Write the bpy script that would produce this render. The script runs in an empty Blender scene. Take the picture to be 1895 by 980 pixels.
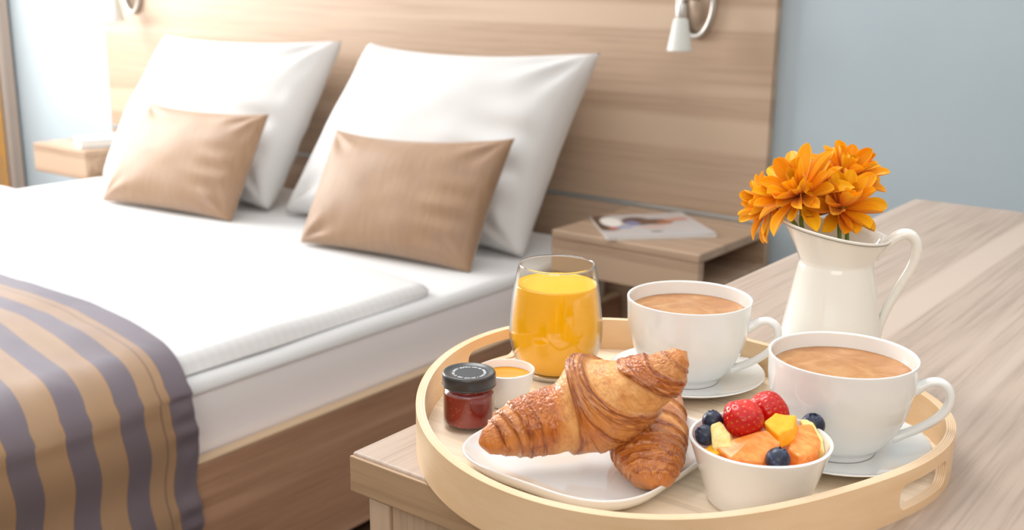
import bpy, bmesh, math, random
import numpy as np
from mathutils import Vector, Matrix, noise
from mathutils.geometry import delaunay_2d_cdt
random.seed(7); np.random.seed(7)
S = bpy.context.scene
COL = S.collection
PI = math.pi

# ------------------------------------------------------------------ camera
CAMZ = 1.175
pitch, yaw, roll = [math.radians(a) for a in (14.569, 37.438, 0.547)]
fwd = Vector((-math.sin(yaw)*math.cos(pitch), math.cos(yaw)*math.cos(pitch), -math.sin(pitch)))
rgt = Vector((math.cos(yaw), math.sin(yaw), 0)); upv = rgt.cross(fwd)
r2 = math.cos(roll)*rgt + math.sin(roll)*upv
u2 = -math.sin(roll)*rgt + math.cos(roll)*upv
cd = bpy.data.cameras.new('camera'); cam = bpy.data.objects.new('camera', cd); COL.objects.link(cam)
M = Matrix((r2, u2, -fwd)).transposed().to_4x4(); M.translation = (0, 0, CAMZ)
cam.matrix_world = M
cd.sensor_width = 36; cd.sensor_fit = 'HORIZONTAL'; cd.lens = 2045.2/1895*36
cd.clip_start = .02; cd.clip_end = 50
cd.dof.use_dof = True; cd.dof.focus_distance = 0.81; cd.dof.aperture_fstop = 9.5
S.camera = cam

# ------------------------------------------------------------------ light and exposure
S.view_settings.view_transform = 'Standard'; S.view_settings.look = 'None'
S.view_settings.gamma = 1; S.view_settings.use_curve_mapping = False
S.view_settings.exposure = 0.0
W = bpy.data.worlds.new('world'); S.world = W; W.use_nodes = True
W.node_tree.nodes['Background'].inputs[0].default_value = (1.0, .985, .96, 1)
W.node_tree.nodes['Background'].inputs[1].default_value = 1.34

def area(name, loc, target, sx, sy, power, color):
    l = bpy.data.lights.new(name, 'AREA'); l.shape = 'RECTANGLE'; l.size = sx; l.size_y = sy
    l.energy = power; l.color = color
    o = bpy.data.objects.new(name, l); COL.objects.link(o); o.location = loc
    o.rotation_euler = (Vector(target)-Vector(loc)).to_track_quat('-Z', 'Y').to_euler()
    return o
area('window_daylight', (-4.75, 1.35, 1.75), (-1.6, 1.75, .9), 1.7, 1.5, 118, (1, .985, .96))
area('overhead_fill_light', (-1.35, 1.05, 2.5), (-.35, .75, .85), .9, .9, 4.5, (1, .985, .96)).data.spread = math.radians(80)  # added overhead fill to brighten the tray, not a fitting of the room
area('right_front_fill_light', (.9, -1.9, 2.2), (-1.2, 1.2, .7), 1.8, 1.2, 20, (1, .97, .93))  # added fill from the right front for bed side and tray wall, no window

# ------------------------------------------------------------------ helpers
def tag(o, label=None, cat=None, group=None, kind=None):
    if label: o['label'] = label
    if cat: o['category'] = cat
    if group: o['group'] = group
    if kind: o['kind'] = kind
    return o
def thing(name, loc, label, cat, group=None):
    o = bpy.data.objects.new(name, None); COL.objects.link(o); o.location = loc
    o.empty_display_size = .02
    return tag(o, label, cat, group)
def wloc(o):
    v = Vector((0, 0, 0))
    while o: v += Vector(o.location); o = o.parent
    return v
def mk(name, V, F, mat, parent=None, org=None, smooth=True, uv=None, col=None):
    """world-space vertices -> one mesh object whose origin is its parent's (or org)"""
    V = np.asarray(V, float)
    me = bpy.data.meshes.new(name)
    o = bpy.data.objects.new(name, me); COL.objects.link(o)
    base = np.array(wloc(parent)) if parent else np.array(org if org is not None else V.mean(0))
    off = np.zeros(3)
    if parent:
        o.parent = parent
        if org is not None: off = np.array(org)-base; o.location = off
    else: o.location = base
    me.from_pydata([tuple(v) for v in (V-base-off)], [], [tuple(int(i) for i in f) for f in F])
    me.update()
    if smooth: me.shade_smooth()
    if uv is not None:
        l = me.uv_layers.new(name='UVMap')
        idx = np.empty(len(me.loops), int); me.loops.foreach_get('vertex_index', idx)
        l.data.foreach_set('uv', np.asarray(uv, float)[idx].ravel())
    if col is not None:
        a = me.attributes.new('crust', 'FLOAT_COLOR', 'POINT')
        a.data.foreach_set('color', np.c_[np.asarray(col, float), np.ones(len(V))].ravel())
    if mat: me.materials.append(mat)
    return o
def from_bm(name, bm, mat, parent=None, org=None, smooth=True):
    bm.verts.ensure_lookup_table()
    V = [tuple(v.co) for v in bm.verts]; F = [[v.index for v in f.verts] for f in bm.faces]
    bm.free()
    return mk(name, V, F, mat, parent, org, smooth)
def box_bm(lo, hi, bev=.002, seg=2):
    bm = bmesh.new()
    bmesh.ops.create_cube(bm, size=1)
    lo, hi = Vector(lo), Vector(hi)
    for v in bm.verts:
        v.co = Vector([(lo[i]+hi[i])/2 + v.co[i]*(hi[i]-lo[i]) for i in range(3)])
    if bev: bmesh.ops.bevel(bm, geom=bm.edges[:], offset=bev, segments=seg, affect='EDGES', profile=.5)
    bm.verts.index_update()
    return bm
def box(name, lo, hi, mat, parent=None, bev=.002, smooth=False, org=None, seg=2):
    return from_bm(name, box_bm(lo, hi, bev, seg), mat, parent, org, smooth)
def grid_faces(nu, nv, cu=False, cv=False):
    F = []
    for i in range(nu if cu else nu-1):
        for j in range(nv if cv else nv-1):
            a, b = i*nv+j, i*nv+(j+1) % nv
            c, d = ((i+1) % nu)*nv+(j+1) % nv, ((i+1) % nu)*nv+j
            F.append((a, d, c, b))
    return F
def resample(P, n):
    P = np.asarray(P, float); k = len(P)
    t = np.linspace(0, k-1, n); i = np.clip(t.astype(int), 0, k-2); f = (t-i)[:, None]
    g = lambda j: P[np.clip(j, 0, k-1)]
    p0, p1, p2, p3 = g(i-1), g(i), g(i+1), g(i+2)
    return .5*((2*p1)+(p2-p0)*f+(2*p0-5*p1+4*p2-p3)*f**2+(3*p1-p0-3*p2+p3)*f**3)
def lathe(name, prof, ctr, mat, parent=None, n=96, org=None, uv=False):
    prof = np.asarray(prof, float)
    V, F, U = [], [], []
    ang = np.linspace(0, 2*PI, n, endpoint=False)
    rows = []
    for r, z in prof:
        if r < 1e-6:
            rows.append([len(V)]); V.append((ctr[0], ctr[1], ctr[2]+z))
        else:
            rows.append(list(range(len(V), len(V)+n)))
            V += [(ctr[0]+r*math.cos(a), ctr[1]+r*math.sin(a), ctr[2]+z) for a in ang]
    for a, b in zip(rows, rows[1:]):
        for j in range(n):
            k = (j+1) % n
            if len(a) == 1 and len(b) == 1: continue
            if len(a) == 1: F.append((a[0], b[k], b[j]))
            elif len(b) == 1: F.append((a[j], a[k], b[0]))
            else: F.append((a[j], a[k], b[k], b[j]))
    return mk(name, V, F, mat, parent, org)
def fine(prof, n): return resample(prof, n)
def tube(name, path, rad, mat, parent=None, n=60, m=20, flat=1.0, side=None, org=None, caps=True):
    P = resample(path, n); R = np.interp(np.linspace(0, 1, n), np.linspace(0, 1, len(np.atleast_1d(rad))), np.atleast_1d(rad)) if np.ndim(rad) else np.full(n, rad)
    T = np.gradient(P, axis=0); T /= np.linalg.norm(T, axis=1)[:, None]
    s = np.array(side if side is not None else (0, 0, 1.), float)
    V = []
    for i in range(n):
        b = s-T[i]*s.dot(T[i]); b /= np.linalg.norm(b); c = np.cross(T[i], b)
        if side is None: s = b
        for j in range(m):
            a = 2*PI*j/m
            V.append(P[i]+R[i]*(math.cos(a)*b+flat*math.sin(a)*c))
    F = grid_faces(n, m, False, True)
    if caps: F += [tuple(range(m)), tuple(range((n-1)*m, n*m))[::-1]]
    return mk(name, V, F, mat, parent, org)
def fbm(p, s, o=3):
    return noise.fractal(Vector(p)*s, 1.0, 2.0, o)

# ------------------------------------------------------------------ materials
def lin(c): return tuple(((x/255+.055)/1.055)**2.4 if x/255 > .04045 else x/255/12.92 for x in c)+(1,)
def new_mat(name, color=(200, 200, 200), rough=.5, **kw):
    m = bpy.data.materials.new(name); m.use_nodes = True
    b = m.node_tree.nodes['Principled BSDF']
    b.inputs['Base Color'].default_value = lin(color); b.inputs['Roughness'].default_value = rough
    for k, v in kw.items(): b.inputs[k].default_value = v
    return m
def nd(m, t, **kw):
    n = m.node_tree.nodes.new(t)
    for k, v in kw.items():
        if k in n.inputs.keys(): n.inputs[k].default_value = v
        else: setattr(n, k, v)
    return n
def lk(m, a, b): m.node_tree.links.new(a, b)
def bsdf(m): return m.node_tree.nodes['Principled BSDF']
def coords(m, scale=(1, 1, 1), rot=(0, 0, 0), src='Object'):
    t = nd(m, 'ShaderNodeTexCoord'); p = nd(m, 'ShaderNodeMapping')
    p.inputs['Scale'].default_value = scale; p.inputs['Rotation'].default_value = rot
    lk(m, t.outputs[src], p.inputs[0]); return p.outputs[0]
def ramp(m, fac, stops):
    r = nd(m, 'ShaderNodeValToRGB'); e = r.color_ramp.elements
    while len(e) < len(stops): e.new(.5)
    for x, (p, c) in zip(e, stops): x.position = p; x.color = lin(c)
    lk(m, fac, r.inputs[0]); return r.outputs[0]
def mix(m, fac, a, b, mode='MIX'):
    n = nd(m, 'ShaderNodeMix', data_type='RGBA', blend_type=mode)
    if hasattr(fac, 'links') or hasattr(fac, 'is_linked'): lk(m, fac, n.inputs[0])
    else: n.inputs[0].default_value = fac
    for s, i in ((a, 6), (b, 7)):
        if isinstance(s, tuple): n.inputs[i].default_value = lin(s)
        else: lk(m, s, n.inputs[i])
    return n.outputs[2]
def noise_tex(m, vec, scale, detail=4, rough=.55, dist=0):
    n = nd(m, 'ShaderNodeTexNoise'); n.inputs['Scale'].default_value = scale
    n.inputs['Detail'].default_value = detail; n.inputs['Roughness'].default_value = rough
    n.inputs['Distortion'].default_value = dist
    lk(m, vec, n.inputs['Vector']); return n.outputs[0]
def bump(m, h, strength=.2, dist=.001):
    b = nd(m, 'ShaderNodeBump'); b.inputs['Strength'].default_value = strength; b.inputs['Distance'].default_value = dist
    lk(m, h, b.inputs['Height']); lk(m, b.outputs[0], bsdf(m).inputs['Normal'])
def wood(name, dark, mid, light, axis, k=1.0, rough=.45, fine_k=1.0, band=(.5, .62), streak=.30):
    """grain running along the given axis (0,1,2), stripes with a little drift"""
    dark = tuple(a*.45+b*.55 for a, b in zip(dark, mid)); light = tuple(a*.5+b*.5 for a, b in zip(light, mid))
    m = new_mat(name, mid, rough)
    sc = [9*k, 9*k, 9*k]; sc[axis] = .55*k
    v = coords(m, sc)
    n1 = noise_tex(m, v, 1.0, 3, .5, .6)
    c1 = ramp(m, n1, [(.3, dark), (.5, mid), (.68, light)])
    sf = [170*fine_k, 170*fine_k, 170*fine_k]; sf[axis] = 5*fine_k
    n2 = noise_tex(m, coords(m, sf), 1.0, 3, .6)
    c2 = ramp(m, n2, [(.35, (168, 160, 152)), (.55, (255, 255, 255))])
    c = mix(m, streak, c1, c2, 'MULTIPLY')
    sp = [14*k, 14*k, 14*k]; sp[axis] = .35*k
    n3 = noise_tex(m, coords(m, sp, (0, 0, 0)), 1.3, 1, .4, .3)
    f = ramp(m, n3, [(band[0]+.08, (0, 0, 0)), (band[1]+.03, (255, 255, 255))])
    c = mix(m, f, c, tuple(min(255, x+4) for x in light))
    lk(m, c, bsdf(m).inputs['Base Color'])
    bump(m, n2, .08, .0006)
    return m
M_head = wood('headboard_laminate', (172, 145, 122), (187, 161, 138), (206, 184, 162), 0, .62, .45, .6, (.46, .58), .2)
M_nsx = wood('nightstand_laminate', (158, 130, 108), (178, 150, 126), (194, 170, 146), 0, 1.0)
M_rail = wood('bed_rail_laminate', (150, 113, 88), (172, 133, 106), (190, 152, 126), 1, 1.2)
M_arris = new_mat('rail_highlight_laminate', (206, 178, 146), .5)  # paler than the rail: its top-edge highlight put into the colour
M_desktop = wood('desk_top_laminate', (164, 145, 130), (180, 161, 146), (196, 179, 165), 1, 1.0, .42, 1.0)
M_deskx = wood('desk_front_laminate', (165, 136, 106), (184, 154, 122), (202, 176, 146), 0, 2.0)
M_deskz = wood('desk_panel_laminate', (168, 142, 118), (186, 160, 134), (204, 182, 158), 2, 2.0)
M_floor = wood('floor_boards', (52, 34, 26), (66, 45, 34), (82, 58, 44), 1, .8, .35)
M_birch = wood('birch_veneer', (246, 226, 198), (250, 232, 208), (252, 238, 218), 0, 1.4, .38, .9, (.7, .8))

# plywood edge of the tray: plies across the thickness (u runs outer face -> inner face)
M_ply = new_mat('tray_plywood', (238, 214, 180), .4)
tc = nd(M_ply, 'ShaderNodeUVMap'); sep = nd(M_ply, 'ShaderNodeSeparateXYZ'); lk(M_ply, tc.outputs[0], sep.inputs[0])
plies = ramp(M_ply, sep.outputs[0], [(0, (232, 202, 164)), (.13, (236, 208, 172)), (.16, (205, 165, 122)), (.3, (246, 228, 202)), (.34, (206, 168, 126)), (.5, (244, 224, 196)), (.54, (208, 170, 130)), (.68, (247, 230, 206)), (.72, (206, 166, 124)), (.87, (242, 220, 190)), (1, (230, 198, 158))])
gn = noise_tex(M_ply, coords(M_ply, (8, 8, 40)), 1.5, 4, .6)
gr = ramp(M_ply, gn, [(.3, (246, 238, 226)), (.6, (255, 255, 255))])
lk(M_ply, mix(M_ply, 1.0, plies, gr, 'MULTIPLY'), bsdf(M_ply).inputs['Base Color'])

M_wall = new_mat('wall_paint_blue', (184, 200, 210), .85)
wn = noise_tex(M_wall, coords(M_wall), 3, 3, .5)
lk(M_wall, ramp(M_wall, wn, [(.3, (180, 196, 206)), (.7, (186, 201, 211))]), bsdf(M_wall).inputs['Base Color'])
bump(M_wall, noise_tex(M_wall, coords(M_wall), 90, 3, .6), .08, .002)
M_white_wall = new_mat('wall_paint_white', (236, 236, 234), .9)
bump(M_white_wall, noise_tex(M_white_wall, coords(M_white_wall), 90, 3, .6), .05, .002)

def cloth(name, c, rough=.9, weave=900, amt=.15, sheen=.15):
    m = new_mat(name, c, rough)
    bsdf(m).inputs['Sheen Weight'].default_value = sheen
    v = coords(m); w1 = nd(m, 'ShaderNodeTexWave', wave_type='BANDS', bands_direction='X'); w1.inputs['Scale'].default_value = weave
    lk(m, v, w1.inputs['Vector'])
    n = noise_tex(m, v, 260, 3)
    bump(m, mix(m, .5, w1.outputs[0], n), amt, .0006)
    return m
M_sheet = cloth('white_sheet', (226, 227, 228))
M_matt = cloth('mattress_cover', (238, 233, 235))
M_pillow = cloth('white_pillowcase', (220, 220, 220))
M_duvet = new_mat('white_damask_duvet', (240, 240, 240), .75, **{'Sheen Weight': .1})
wv = nd(M_duvet, 'ShaderNodeTexWave', wave_type='BANDS', bands_direction='Y'); wv.inputs['Scale'].default_value = 14; wv.inputs['Distortion'].default_value = .15
lk(M_duvet, coords(M_duvet), wv.inputs['Vector'])
lk(M_duvet, ramp(M_duvet, wv.outputs[0], [(.4, (226, 227, 229)), (.6, (230, 230, 230))]), bsdf(M_duvet).inputs['Base Color'])
lk(M_duvet, ramp(M_duvet, wv.outputs[0], [(.4, (165, 165, 165)), (.6, (200, 200, 200))]), bsdf(M_duvet).inputs['Roughness'])
M_brown = new_mat('brown_slub_satin', (160, 128, 100), .55, **{'Sheen Weight': .4, 'Sheen Roughness': .4})
v = coords(M_brown, (150, 14, 14)); bn = noise_tex(M_brown, v, 1.0, 4, .6)
v2 = noise_tex(M_brown, coords(M_brown), 9, 3, .5)
cb = mix(M_brown, ramp(M_brown, v2, [(.4, (0, 0, 0)), (.65, (150, 150, 150))]), ramp(M_brown, bn, [(.3, (154, 122, 94)), (.7, (168, 136, 106))]), (160, 132, 118))
lk(M_brown, cb, bsdf(M_brown).inputs['Base Color']); bump(M_brown, bn, .1, .001)

M_porc = new_mat('white_porcelain', (232, 234, 233), .08, **{'Coat Weight': .4, 'Coat Roughness': .03})
M_cream = new_mat('cream_enamel', (238, 236, 228), .1, **{'Coat Weight': .4, 'Coat Roughness': .04})
M_glass = new_mat('clear_glass', (255, 255, 255), .0, **{'Transmission Weight': 1.0, 'IOR': 1.45})
def thin_glass(name, edge=(176, 184, 182), rough=.0):
    m = bpy.data.materials.new(name); m.use_nodes = True; nt = m.node_tree; nt.nodes.remove(bsdf(m))
    lw = nd(m, 'ShaderNodeLayerWeight'); lw.inputs['Blend'].default_value = .5
    tcol = ramp(m, lw.outputs['Facing'], [(.0, (254, 254, 254)), (.75, (250, 251, 250)), (1, edge)])
    t = nd(m, 'ShaderNodeBsdfTransparent'); lk(m, tcol, t.inputs[0])
    g = nd(m, 'ShaderNodeBsdfGlossy'); g.inputs['Roughness'].default_value = .03
    fr = nd(m, 'ShaderNodeMapRange'); fr.inputs['From Min'].default_value = .55; fr.inputs['From Max'].default_value = 1; fr.inputs['To Min'].default_value = .035; fr.inputs['To Max'].default_value = .75; lk(m, lw.outputs['Facing'], fr.inputs['Value'])
    x = nd(m, 'ShaderNodeMixShader'); lk(m, fr.outputs[0], x.inputs[0]); lk(m, t.outputs[0], x.inputs[1]); lk(m, g.outputs[0], x.inputs[2])
    lk(m, x.outputs[0], nt.nodes['Material Output'].inputs[0]); return m
M_glass = thin_glass('clear_thin_glass')
M_chrome = new_mat('brushed_chrome', (214, 213, 210), .35, Metallic=.75)
M_alu = new_mat('aluminium_strip', (196, 202, 204), .3, Metallic=.7)
M_frost = new_mat('frosted_glass_shade', (226, 222, 216), .45, **{'Subsurface Weight': .2})
M_black = new_mat('black_lacquered_lid', (44, 44, 46), .32, **{'Coat Weight': .3, 'Coat Roughness': .2})
M_print = new_mat('white_print', (232, 234, 236), .5)
M_greyline = new_mat('grey_rim_line', (150, 152, 150), .4)

# ------------------------------------------------------------------ the room
def struct(o): return tag(o, kind='structure')
struct(box('floor', (-4.92, -2.6, -.06), (2.2, 2.75, 0), M_floor, bev=0))
struct(box('wall_back', (-4.92, 2.63, 0), (2.2, 2.75, 2.7), M_wall, bev=0))
M_beige = new_mat('wall_paint_beige', (206, 190, 172), .9)
bump(M_beige, noise_tex(M_beige, coords(M_beige), 90, 3, .6), .05, .002)
struct(box('wall_right', (2.2, -2.6, 0), (2.32, 2.75, 2.7), M_beige, bev=0))
struct(box('wall_front', (-4.92, -2.72, 0), (2.32, -2.6, 2.7), M_beige, bev=0))
# left wall with its window opening (y -0.1..2.1, z .85..2.45)
wl = bmesh.new()
for lo, hi in (((-5.02, -2.6, 0), (-4.86, .2, 2.7)), ((-5.02, 2.3, 0), (-4.86, 2.75, 2.7)), ((-5.02, .2, 0), (-4.86, 2.3, .8)), ((-5.02, .2, 2.5), (-4.86, 2.3, 2.7))):
    t = box_bm(lo, hi, 0); me = bpy.data.meshes.new('t'); t.to_mesh(me); t.free(); wl.from_mesh(me); bpy.data.meshes.remove(me)
wl.verts.index_update(); struct(from_bm('wall_left', wl, M_white_wall, smooth=False))
wf = bmesh.new()
for lo, hi in (((-4.98, .2, .8), (-4.9, .27, 2.5)), ((-4.98, 2.23, .8), (-4.9, 2.3, 2.5)), ((-4.98, .2, .8), (-4.9, 2.3, .87)), ((-4.98, .2, 2.43), (-4.9, 2.3, 2.5)), ((-4.98, 1.22, .87), (-4.9, 1.28, 2.43))):
    t = box_bm(lo, hi, .004); me = bpy.data.meshes.new('t'); t.to_mesh(me); t.free(); wf.from_mesh(me); bpy.data.meshes.remove(me)
wf.verts.index_update(); win = struct(from_bm('window_1', wf, new_mat('window_frame_white', (236, 236, 236), .4), smooth=False))
box('window_pane', (-4.945, .26, .86), (-4.935, 2.24, 2.44), M_glass, win, bev=0)
struct(box('baseboard_back', (-1.17, 2.612, 0), (2.2, 2.63, .08), M_white_wall, bev=.003))

# curtains at the left end of the wall
def curtain(name, y0, y1, x, z0, z1, mat, label, folds):
    n, k = 160, 12; V = []
    for i in range(n):
        t = i/(n-1); y = y0+(y1-y0)*t
        for j in range(k):
            s = j/(k-1)
            V.append((x+.010*math.sin(t*folds*2*PI+.6*s), y+.008*math.sin(t*folds*4*PI), z0+(z1-z0)*s))
    V2 = [(a+.004, b, c) for a, b, c in V]
    F = grid_faces(n, k); nn = len(V)
    F2 = [tuple(i+nn for i in f[::-1]) for f in F]
    o = mk(name, V+V2, F+F2, mat, org=(x, (y0+y1)/2, z0)); return tag(o, label, 'curtain')
M_taupe = cloth('taupe_curtain', (206, 190, 178)); M_gold = cloth('golden_curtain', (236, 180, 104))
curtain('curtain', 2.553, 2.618, -4.84, .02, 2.55, M_taupe, 'taupe grey curtain hanging in the far left corner of the room', 1)
gn_ = noise_tex(M_gold, coords(M_gold), 9, 3, .5)
lk(M_gold, ramp(M_gold, gn_, [(.35, (222, 176, 124)), (.6, (242, 184, 98))]), bsdf(M_gold).inputs['Base Color'])
curtain('curtain', 2.32, 2.545, -4.84, .02, 2.55, M_gold, 'golden orange curtain at the left edge, beside the taupe one', 3)

# ------------------------------------------------------------------ headboard
hb = thing('headboard', (-2.62, 2.615, 0), 'wide tan wood panel headboard behind the bed and both nightstands', 'headboard')
box('upper_panel', (-4.07, 2.6, .576), (-1.18, 2.628, 1.62), M_head, hb, bev=.0015)
box('lower_panel', (-4.07, 2.6, .12), (-1.18, 2.628, .563), M_head, hb, bev=.0015)
tag(box('trim_strip', (-4.07, 2.598, .5635), (-1.18, 2.627, .5755), M_alu, hb, bev=.0015), 'brushed aluminium strip')

# ------------------------------------------------------------------ nightstands
def nightstand(x0, x1, opens, label, dz=0):
    t = thing('nightstand', ((x0+x1)/2, 2.4, .459), label, 'nightstand', 'floating nightstands beside the bed')
    y0, y1, z0, z1, th = 2.219, 2.597, .455+dz, .5625+dz, .024
    box('top_panel', (x0, y0, z1-.022), (x1, y1, z1), M_nsx, t, bev=.003)
    box('front_panel', (x0, y0, z0), (x1, y0+th, z1-.0225), M_nsx, t, bev=.002)
    box('back_panel', (x0, y1-th, z0), (x1, y1, z1-.0225), M_nsx, t, bev=.002)
    box('bottom_panel', (x0, y0+th+.0005, z0), (x1, y1-th-.0005, z0+.016), M_nsx, t, bev=.001)
    a = x0 if opens > 0 else x1-.02
    box('side_panel', (a, y0+th+.0005, z0+.0165), (a+.02, y1-th-.0005, z1-.0225), M_nsx, t, bev=.001)
    return t
nightstand(-1.574, -1.156, 1, 'floating wood nightstand right of the bed with a magazine on top')
nightstand(-4.010, -3.66, -1, 'pale wood nightstand left of the bed with small items on top', -.014)

# magazine with a printed cover
mg = thing('magazine', (-1.385, 2.392, .5629), 'glossy magazine with a pale cover photo lying on the right nightstand', 'magazine')
P = np.array([(-1.5669, 2.382), (-1.3974, 2.203), (-1.2096, 2.405), (-1.4045, 2.575)])
def quadslab(name, P, z0, z1, mat, parent, uv=True):
    n = 14; V, U = [], []
    for z in (z1, z0):
        for i in range(n):
            for j in range(n):
                s, t = i/(n-1), j/(n-1)
                p = (1-s)*(1-t)*P[0]+(1-s)*t*P[1]+s*t*P[2]+s*(1-t)*P[3]
                zz = z + (.0025*max(0, s-.75)/.25 if z == z1 else 0)
                V.append((p[0], p[1], zz)); U.append((s, t))
    F = grid_faces(n, n); k = n*n
    F += [tuple(i+k for i in f[::-1]) for f in F]
    rim = [i*n for i in range(n)]+[(n-1)*n+j for j in range(1, n)]+[i*n+n-1 for i in range(n-2, -1, -1)]+[j for j in range(n-2, 0, -1)]
    for a, b in zip(rim, rim[1:]+rim[:1]): F.append((a, b, b+k, a+k))
    return mk(name, V, F, mat, parent, smooth=False, uv=U)
M_cov = new_mat('magazine_cover_print', (205, 200, 198), .3)
uvn = nd(M_cov, 'ShaderNodeUVMap'); spx = nd(M_cov, 'ShaderNodeSeparateXYZ'); lk(M_cov, uvn.outputs[0], spx.inputs[0])
def blob(m, cx, cy, rx, ry, soft=.25, rot=0):
    p = nd(m, 'ShaderNodeMapping'); p.vector_type = 'TEXTURE'
    p.inputs['Location'].default_value = (cx, cy, 0); p.inputs['Scale'].default_value = (rx, ry, 1); p.inputs['Rotation'].default_value = (0, 0, rot)
    lk(m, uvn.outputs[0], p.inputs[0])
    l = nd(m, 'ShaderNodeVectorMath', operation='LENGTH'); lk(m, p.outputs[0], l.inputs[0])
    r = nd(m, 'ShaderNodeMapRange'); r.inputs['From Min'].default_value = 1; r.inputs['From Max'].default_value = 1-soft
    lk(m, l.outputs['Value'], r.inputs['Value']); return r.outputs[0]
c = ramp(M_cov, noise_tex(M_cov, coords(M_cov), 12, 3), [(.35, (206, 196, 192)), (.65, (198, 198, 200))])
for b, colr in ((blob(M_cov, .08, .35, .2, .42), (92, 66, 52)), (blob(M_cov, .16, .32, .12, .26), (250, 246, 240)), (blob(M_cov, .42, .33, .17, .22), (92, 70, 62)),
                (blob(M_cov, .36, .42, .09, .13), (126, 130, 170)), (blob(M_cov, .6, .38, .2, .15), (104, 74, 60)), (blob(M_cov, .68, .42, .09, .09), (170, 108, 78)),
                (blob(M_cov, .84, .32, .14, .09), (202, 150, 136)), (blob(M_cov, .24, .58, .1, .07), (150, 164, 200)), (blob(M_cov, .13, .6, .05, .06), (205, 120, 110)),
                (blob(M_cov, .5, .8, .07, .04), (120, 116, 108)), (blob(M_cov, .52, .62, .14, .05), (214, 170, 156))):
    c = mix(M_cov, b, c, colr)
lk(M_cov, c, bsdf(M_cov).inputs['Base Color'])
quadslab('pages', P, .5630, .5700, new_mat('magazine_pages', (226, 224, 222), .7), mg)
quadslab('cover', P, .57265, .5733, M_cov, mg).location.z -= .0024

# items on the left nightstand
bk = thing('book', (-3.76, 2.33, 0.5489), 'pale blue and white book lying on the left nightstand', 'book')
Pb = np.array([(-3.86, 2.30), (-3.73, 2.245), (-3.66, 2.40), (-3.80, 2.46)])
quadslab('pages', Pb*.97+Pb.mean(0)*.03, 0.5522, 0.5765, new_mat('book_pages', (240, 240, 238), .8), bk)
M_bcov = new_mat('pale_blue_cover', (186, 202, 210), .5)
quadslab('cover', Pb, 0.5765, 0.5795, M_bcov, bk)
quadslab('back_cover', Pb, 0.5492, 0.5522, M_bcov, bk)
cl = thing('alarm_clock', (-3.715, 2.5, 0.5489), 'small whitish rounded clock with brown trim behind the book', 'clock')
M_cw = new_mat('clock_white', (225, 222, 224), .4)
lathe('body', [(0, 0), (.03, 0), (.036, .004), (.040, .02), (.037, .04), (.026, .052), (0, .056)], (-3.715, 2.5, 0.5489), M_cw, cl, 40)
lathe('trim_ring', [(.0385, .012), (.042, .014), (.042, .020), (.0385, .022)], (-3.715, 2.5, 0.5489), new_mat('clock_brown', (120, 84, 64), .5), cl, 40)

# ------------------------------------------------------------------ wall lamps
def wall_lamp(x, label, mirror=1):
    zc = 1.118; y = 2.6
    t = thing('wall_lamp', (x, y, zc), label, 'wall lamp', 'wall lamps on the headboard')
    # oval wall ring (torus) facing the room
    n, m_ = 64, 14; V = []
    for i in range(n):
        a = 2*PI*i/n
        for j in range(m_):
            b = 2*PI*j/m_
            V.append((x+(.050+.007*math.cos(b))*math.cos(a), y-.0092+.009*math.sin(b), zc+(.086+.007*math.cos(b))*math.sin(a)))
    mk('wall_ring', V, grid_faces(n, m_, True, True), M_chrome, t)
    pl = lathe('wall_plate', [(0, 0), (.045, 0), (.046, .0), (.0455, .003), (0, .003)], (0, 0, 0), new_mat('plate_metal', (176, 156, 138), .35, Metallic=.6), t, 48)
    for v_ in pl.data.vertices:
        wx, wy, wz = v_.co.x+x, v_.co.y+y, v_.co.z+zc      # world as built around the origin
        v_.co = Vector((wx, -wz-.0005, wy*1.8))
    # horizontal arm to the shade
    xs = x; ys = y-.085
    tube('lamp_arm', [(x, y-.004, zc+.010), (x, y-.04, zc+.012), (x, y-.07, zc+.012), (xs, ys, zc+.004), (xs, ys, zc-.012)], .0065, M_chrome, t, 40, 14)
    lathe('socket', [(0, .018), (.012, .018), (.0135, .014), (.0135, -.020), (.012, -.024), (0, -.024)], (xs, ys, zc-.02), M_chrome, t, 32)
    lathe('lamp_shade', [(.012, 0), (.0165, -.001), (.0185, -.004), (.0315, -.078), (.0325, -.081), (.0305, -.081), (.0295, -.078), (.0165, -.006), (.012, -.004)], (xs, ys, zc-.038), M_frost, t, 48)
    return t
wall_lamp(-1.398, 'wall lamp with frosted glass shade and chrome ring at upper right of headboard')
wall_lamp(-3.85, 'wall lamp with white shade at the far left end of headboard')

# ------------------------------------------------------------------ bed
bed = thing('bed', (-2.62, 1.5, 0), 'double bed with wood side rails and white mattress', 'bed')
def rail(name, lo, hi):
    r = box(name, lo, hi, M_rail, bed, bev=.004)
    return r
rail('side_rail', (-1.61, .2, .02), (-1.585, 2.58, .306))
rail('side_rail', (-3.66, .2, .02), (-3.635, 2.58, .306))
box('rail_highlight', (-1.611, .2, .3062), (-1.584, 2.58, .312), M_arris, bed, bev=.0015)  # pale strip painting the highlight along the rail's top edge
box('head_rail', (-3.63, 2.56, .02), (-1.615, 2.585, .306), M_rail, bed, bev=.003)
box('slat_base', (-3.633, .22, .2), (-1.613, 2.558, .27), M_rail, bed, bev=.002)
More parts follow.
